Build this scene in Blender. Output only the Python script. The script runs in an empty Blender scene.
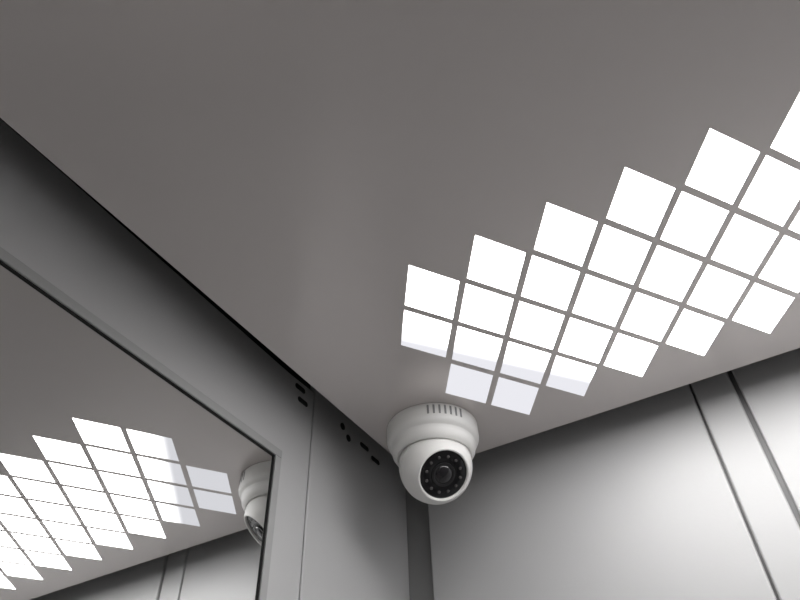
import bpy, bmesh
from math import *
from mathutils import Vector, Matrix
U=0.030; H=2.15
def W(x,y,z): return Vector((U*(x+6.6),U*(y-9.6),H+U*z))
sc=bpy.context.scene
sc.view_settings.view_transform='Standard'
sc.view_settings.look='None'
XR=30.0; YF=-36.0; ZF=-H/U   # right wall, front wall, floor in units
SY=1.4624; G=0.8762; CL=-5.40; CB=8.42

# ---------------- materials
def mat(name,col,rough=.5,metal=0.,spec=.5,bump=0.,bscale=300,coat=0.,var=0.):
    m=bpy.data.materials.new(name); m.use_nodes=True
    nt=m.node_tree; b=nt.nodes['Principled BSDF']
    b.inputs['Base Color'].default_value=(*col,1); b.inputs['Roughness'].default_value=rough
    b.inputs['Metallic'].default_value=metal; b.inputs['Specular IOR Level'].default_value=spec
    b.inputs['Coat Weight'].default_value=coat; b.inputs['Coat Roughness'].default_value=.15
    tc=nt.nodes.new('ShaderNodeTexCoord')
    if bump>0:
        n=nt.nodes.new('ShaderNodeTexNoise'); n.inputs['Scale'].default_value=bscale; n.inputs['Detail'].default_value=3
        bp=nt.nodes.new('ShaderNodeBump'); bp.inputs['Strength'].default_value=bump; bp.inputs['Distance'].default_value=.001
        nt.links.new(tc.outputs['Object'],n.inputs['Vector']); nt.links.new(n.outputs['Fac'],bp.inputs['Height'])
        nt.links.new(bp.outputs['Normal'],b.inputs['Normal'])
    if var>0:
        n=nt.nodes.new('ShaderNodeTexNoise'); n.inputs['Scale'].default_value=5; n.inputs['Detail'].default_value=6
        r=nt.nodes.new('ShaderNodeValToRGB')
        r.color_ramp.elements[0].position=.3; r.color_ramp.elements[1].position=.7
        r.color_ramp.elements[0].color=(*[c*(1-var) for c in col],1); r.color_ramp.elements[1].color=(*[c*(1+var) for c in col],1)
        nt.links.new(tc.outputs['Object'],n.inputs['Vector']); nt.links.new(n.outputs['Fac'],r.inputs['Fac'])
        nt.links.new(r.outputs['Color'],b.inputs['Base Color'])
    return m
M_wall=mat('painted_steel_grey',(.472,.472,.474),.46,.12,.5,.06,350,var=.02)
M_wall2=mat('painted_steel_grey_dark',(.25,.25,.25),.45,.1,.5,.06,350)
M_ceil=mat('ceiling_satin_panel',(.77,.722,.705),.25,.28,.6,.02,500,var=.02)
M_black=mat('black_void',(.006,.006,.006),.8)
M_roof=mat('roof_underside',(.14,.14,.14),.8)
M_floor=mat('floor_vinyl',(.56,.54,.53),.5,0,.4,.2,80,var=.15)
M_white=mat('white_plastic',(.82,.81,.79),.42,0,.4)
M_slot=mat('slot_shadow',(.25,.25,.25))
M_glass=mat('smoked_glass',(.006,.006,.007),.15,0,.4,coat=.2)
M_dark=mat('dark_plastic',(.012,.012,.013),.35)
M_led=mat('ir_led',(.08,.075,.075),.2,.2)
M_lens=mat('lens_glass',(.008,.007,.009),.05,0,.6,coat=.4)
M_frame=mat('frame_painted',(.36,.36,.36),.5,.15)
M_mirror=mat('mirror_glass',(.80,.805,.80),.012,1.)
M_steel=mat('brushed_steel',(.55,.55,.54),.35,.9,bump=.1)

ml=bpy.data.materials.new('light_diffuser'); ml.use_nodes=True
nt=ml.node_tree; nt.nodes.clear(); L=nt.links.new
o=nt.nodes.new('ShaderNodeOutputMaterial'); e=nt.nodes.new('ShaderNodeEmission')
# LED board behind the diffuser stops short of the last tiles: brightness falls off there
tc=nt.nodes.new('ShaderNodeTexCoord'); sp=nt.nodes.new('ShaderNodeSeparateXYZ'); L(tc.outputs['Object'],sp.inputs[0])
def mth(op,a,bv):
    n=nt.nodes.new('ShaderNodeMath'); n.operation=op
    for i,v in enumerate((a,bv)):
        if isinstance(v,(int,float)): n.inputs[i].default_value=v
        else: L(v,n.inputs[i])
    return n.outputs[0]
x=mth('SUBTRACT',mth('DIVIDE',sp.outputs['X'],U),6.6); y=mth('ADD',mth('DIVIDE',sp.outputs['Y'],U),9.6)
d=mth('SUBTRACT',mth('MULTIPLY',mth('SUBTRACT',y,1.5),.8),x)
mr=nt.nodes.new('ShaderNodeMapRange'); mr.interpolation_type='SMOOTHSTEP'
mr.inputs['From Min'].default_value=.1; mr.inputs['From Max'].default_value=1.7
mr.inputs['To Min'].default_value=1; mr.inputs['To Max'].default_value=0; L(d,mr.inputs['Value'])
mx=nt.nodes.new('ShaderNodeMix'); mx.data_type='RGBA'
mx.inputs['A'].default_value=(.83,.83,.88,1); mx.inputs['B'].default_value=(9.6,9.5,9.45,1)
L(mr.outputs[0],mx.inputs['Factor']); L(mx.outputs['Result'],e.inputs['Color'])
e.inputs['Strength'].default_value=1
L(e.outputs[0],o.inputs['Surface'])
M_light=ml

# ---------------- mesh helpers
class B:
    def __init__(s,name): s.name=name; s.bm=bmesh.new(); s.mats=[]
    def mi(s,m):
        if m not in s.mats: s.mats.append(m)
        return s.mats.index(m)
    def box(s,a,b,m,bev=0.):
        a=Vector(a);b=Vector(b)
        t=bmesh.new(); bmesh.ops.create_cube(t,size=1)
        for v in t.verts: v.co=W(*[(a[i]+b[i])/2+v.co[i]*abs(b[i]-a[i]) for i in range(3)])
        if bev: bmesh.ops.bevel(t,geom=t.edges[:],offset=bev*U,segments=3,affect='EDGES',profile=.5)
        s.merge(t,m)
    def merge(s,t,m):
        i=s.mi(m)
        bmesh.ops.recalc_face_normals(t,faces=t.faces[:])
        for f in t.faces: f.material_index=i
        me=bpy.data.meshes.new('t'); t.to_mesh(me); t.free(); s.bm.from_mesh(me)
        bpy.data.meshes.remove(me)
    def prism(s,pts,m,ax):
        t=bmesh.new(); vs=[t.verts.new(W(*p)) for p in pts]; ve=[t.verts.new(W(*(Vector(p)+Vector(ax)))) for p in pts]
        n=len(pts); t.faces.new(vs); t.faces.new(ve)
        for k in range(n): t.faces.new((vs[k],vs[(k+1)%n],ve[(k+1)%n],ve[k]))
        s.merge(t,m)
    def lathe(s,prof,m,frame,seg=96):
        t=bmesh.new(); rings=[]
        for r,h in prof:
            if r<1e-6: rings.append([t.verts.new(frame@Vector((0,0,h*U)))])
            else: rings.append([t.verts.new(frame@Vector((r*U*cos(2*pi*k/seg),r*U*sin(2*pi*k/seg),h*U))) for k in range(seg)])
        for a,b in zip(rings,rings[1:]):
            for k in range(seg):
                k2=(k+1)%seg
                if len(a)==1 and len(b)==1: continue
                if len(a)==1: t.faces.new((a[0],b[k],b[k2]))
                elif len(b)==1: t.faces.new((a[k],a[k2],b[0]))
                else: t.faces.new((a[k],a[k2],b[k2],b[k]))
        for f in t.faces: f.smooth=True
        s.merge(t,m)
    def done(s,parent=None,smooth=False):
        me=bpy.data.meshes.new(s.name); s.bm.to_mesh(me); s.bm.free()
        for m in s.mats: me.materials.append(m)
        ob=bpy.data.objects.new(s.name,me); sc.collection.objects.link(ob)
        if parent: ob.parent=parent
        if smooth:
            for p in me.polygons: p.use_smooth=True
            me.set_sharp_from_angle(angle=radians(35))
        return ob

# ---------------- shell
b=B('floor'); b.box((-6.6,YF,ZF-1),(XR,9.6,ZF),M_floor); b.done()
ZT=1.9
b=B('wall_back'); P=.28
b.box((-7.6,9.6+P,ZF),(XR+1,10.8,ZT),M_wall2)
b.box((-5.5,9.6,ZF),(5.17,10.2,ZT),M_wall,.07)
b.box((5.25,9.6,ZF),(6.50,10.2,ZT),M_wall,.07)
b.box((6.66,9.6,ZF),(17.4,10.2,ZT),M_wall,.07)
b.box((17.5,9.6,ZF),(18.7,10.2,ZT),M_wall,.07)
b.box((18.9,9.6,ZF),(XR-1.1,10.2,ZT),M_wall,.07)
b.done()
b=B('wall_left')
b.box((-7.9,YF-1,ZF),(-6.85,9.6+P,ZT),M_black)
b.box((-6.9,3.42,ZF),(-6.6,9.6+P,ZT),M_wall,.05)
MY0,MY1,MZ1,MZ0=-22.,1.62,-2.2,-40.
b.prism([(-6.9,YF,MZ1),(-6.9,3.34,MZ1),(-6.9,3.34,1.25),(-6.9,1.9,1.20),(-6.9,-8.5,1.43),(-6.9,YF,1.43)],M_wall,(.3,0,0))
b.box((-6.9,MY1,ZF),(-6.6,3.34,MZ1),M_wall)
b.box((-6.9,YF,ZF),(-6.6,MY0,MZ1),M_wall)
b.box((-6.9,MY0,ZF),(-6.6,MY1,MZ0),M_wall)
def slot(y,z,ly,lz):
    pts=[]
    for k in range(24):
        a=2*pi*k/24; r=min(ly,lz)
        pts.append((-6.605, y+copysign(max(ly-r,0),cos(a))+r*cos(a), z+copysign(max(lz-r,0),sin(a))+r*sin(a)))
    b.prism(pts,M_black,(.02,0,0))
for a in [(2.55,.95,.28,.10),(2.75,.50,.28,.10),(5.2,.85,.14,.14),(5.6,.55,.14,.14),(6.7,.75,.3,.1),(7.5,.55,.3,.1)]: slot(*a)
b.done()
b=B('wall_right'); b.box((XR,YF-1,ZF),(XR+1,9.6+P,ZT),M_wall); b.done()
b=B('wall_front')
b.box((-6.6,YF-1,ZF),(-1.05,YF,ZT),M_wall); b.box((25.05,YF-1,ZF),(XR,YF,ZT),M_wall); b.box((-1.05,YF-1,-4.95),(25.05,YF,ZT),M_wall); b.done()
b=B('door_1'); b.box((-1,YF-.9,ZF),(11.97,YF-.4,-5),M_steel,.05); b.box((12.03,YF-.9,ZF),(25,YF-.4,-5),M_steel,.05); b.done()
b=B('cabin_roof'); b.box((-7.9,YF-1,ZT),(XR+1,10.8,ZT+1),M_roof); b.done()

b=B('ceiling'); b.box((CL,YF+1.2,0),(XR-1.2,CB,.5),M_ceil,.03); b.done()
def strip(name,mirror_y):
    b=B(name)
    for a in range(5):
        for q in range(-1,28):
            if (q-a)%2: continue
            x=q;y=a*SY; g=G
            if mirror_y: y=2*(YF+9.6)/2-y
            b.prism([(x-g,y,-.004),(x,y-g*SY,-.004),(x+g,y,-.004),(x,y+g*SY,-.004)],M_light,(0,0,.1))
    b.done()
strip('ceiling_light',False); strip('added_fill_strip',True)  # mirrored second strip: unseen fill light added to even out the lighting

# mirror
mir=bpy.data.objects.new('wall_mirror',None); mir.location=W(-6.6,(MY0+MY1)/2,(MZ0+MZ1)/2); sc.collection.objects.link(mir)
def par(ob,p):
    ob.parent=p; ob.matrix_parent_inverse=Matrix.Translation(-p.location)
b=B('glass'); b.box((-6.80,MY0,MZ0),(-6.62,MY1,MZ1),M_mirror); par(b.done(),mir)
b=B('frame')
f=.28
for lo,hi in [((MY0-f,MZ1),(MY1+f,MZ1+f)),((MY0-f,MZ0-f),(MY1+f,MZ0)),((MY1,MZ0),(MY1+f,MZ1)),((MY0-f,MZ0),(MY0,MZ1))]:
    b.box((-6.6,lo[0],lo[1]),(-6.53,hi[0],hi[1]),M_frame,.02)
par(b.done(),mir)
b=B('edge_gasket')
g=.04
for lo,hi in [((MY0,MZ1-g),(MY1,MZ1)),((MY1-g,MZ0),(MY1,MZ1))]:
    b.box((-6.62,lo[0],lo[1]),(-6.58,hi[0],hi[1]),M_black)
par(b.done(),mir)

# ---------------- dome camera
cx,cy=-3.28,6.02
cam_o=bpy.data.objects.new('security_dome_camera',None); cam_o.location=W(cx,cy,0); sc.collection.objects.link(cam_o)
Fb=Matrix.Translation(W(cx,cy,0))@Matrix.Rotation(pi,4,'X')
b=B('base')
b.lathe([(0,0),(1.58,0),(1.61,.04),(1.62,.50),(1.60,.60),(1.55,.70),(1.49,.74),(1.47,.77),(1.46,.90),(1.43,1.04),(1.37,1.14),(1.30,1.19),(1.25,1.19),(1.23,1.12),(0,1.12)],M_white,Fb)
par(b.done(smooth=True),cam_o)
b=B('vent_slots')
for k in range(7):
    a=radians(-46+ (k-3)*7)
    c=Vector((cx+1.605*cos(a),cy+1.605*sin(a),0)); t=Vector((-sin(a),cos(a),0))*.035; n=Vector((cos(a),sin(a),0))*.018
    pts=[c-t+Vector((0,0,-.10)),c+t+Vector((0,0,-.10)),c+t+Vector((0,0,-.45)),c-t+Vector((0,0,-.45))]
    b.prism(pts,M_slot,n)
par(b.done(),cam_o)
BC=Vector((cx+.03,cy,-1.52)); R=1.25
ax=Vector((.53,-.42,-.74)).normalized()
Fe=Matrix.Translation(W(*BC))@ax.to_track_quat('Z','Y').to_matrix().to_4x4()
b=B('eyeball')
ft=.90
h0=sqrt(R*R-ft*ft)
prof=[(0,-R)]+[(R*sin(t),-R*cos(t)) for t in [pi*k/40 for k in range(1,30)]]
prof=[(r,h) for r,h in prof if h<.05]
prof+=[(R,.06),(R-.04,.075),(R-.04,.11),(R,.125)]
prof+=[(sqrt(R*R-h*h),h) for h in [.2,.3,.4,.5,.6,.7,.8,h0-.04]]
prof+=[(ft+.01,h0),(ft-.03,h0+.03),(ft-.07,h0+.02),(ft-.09,h0-.10),(0,h0-.10)]
b.lathe(prof,M_white,Fe)
par(b.done(smooth=True),cam_o)
b=B('front_glass'); b.lathe([(ft-.09,h0-.11),(ft-.09,h0-.06),(ft-.14,h0-.04),(.36,h0-.04),(.34,h0-.05),(0,h0-.05)],M_glass,Fe); par(b.done(smooth=True),cam_o)
b=B('lens')
b.lathe([(.40,h0-.06),(.40,h0-.01),(.36,h0),(.30,h0-.02)],M_dark,Fe)
b.lathe([(.30*cos(t),h0-.04+.09*sin(t)) for t in [pi/2*k/8 for k in range(0,8)]]+[(0,h0+.05)],M_lens,Fe)
par(b.done(smooth=True),cam_o)
b=B('infrared_leds')
for k in range(12):
    a=2*pi*k/12
    Fl=Fe@Matrix.Translation(Vector((.60*cos(a)*U,.60*sin(a)*U,0)))
    b.lathe([(.055,h0-.05),(.055,h0-.03),(.04,h0-.02),(0,h0-.015)],M_led,Fl,seg=16)
par(b.done(smooth=True),cam_o)

# ---------------- camera
yaw,pit,rol=radians(-28.993),radians(44.293),radians(-2.356)
fwd=Vector((sin(yaw)*cos(pit),cos(yaw)*cos(pit),sin(pit)))
r=Vector((cos(yaw),-sin(yaw),0)); u=r.cross(fwd)
r2=r*cos(rol)+u*sin(rol); u2=-r*sin(rol)+u*cos(rol)
cd=bpy.data.cameras.new('camera'); co=bpy.data.objects.new('camera',cd); sc.collection.objects.link(co)
mm=Matrix((r2,u2,-fwd)).transposed().to_4x4(); mm.translation=W(5.7213,-12.1907,-13.3205)
co.matrix_world=mm
cd.sensor_width=36; cd.lens=667.9*36/800; cd.clip_start=.01
sc.camera=co
w=bpy.data.worlds.new('world'); sc.world=w; w.use_nodes=True
w.node_tree.nodes['Background'].inputs[0].default_value=(0,0,0,1)
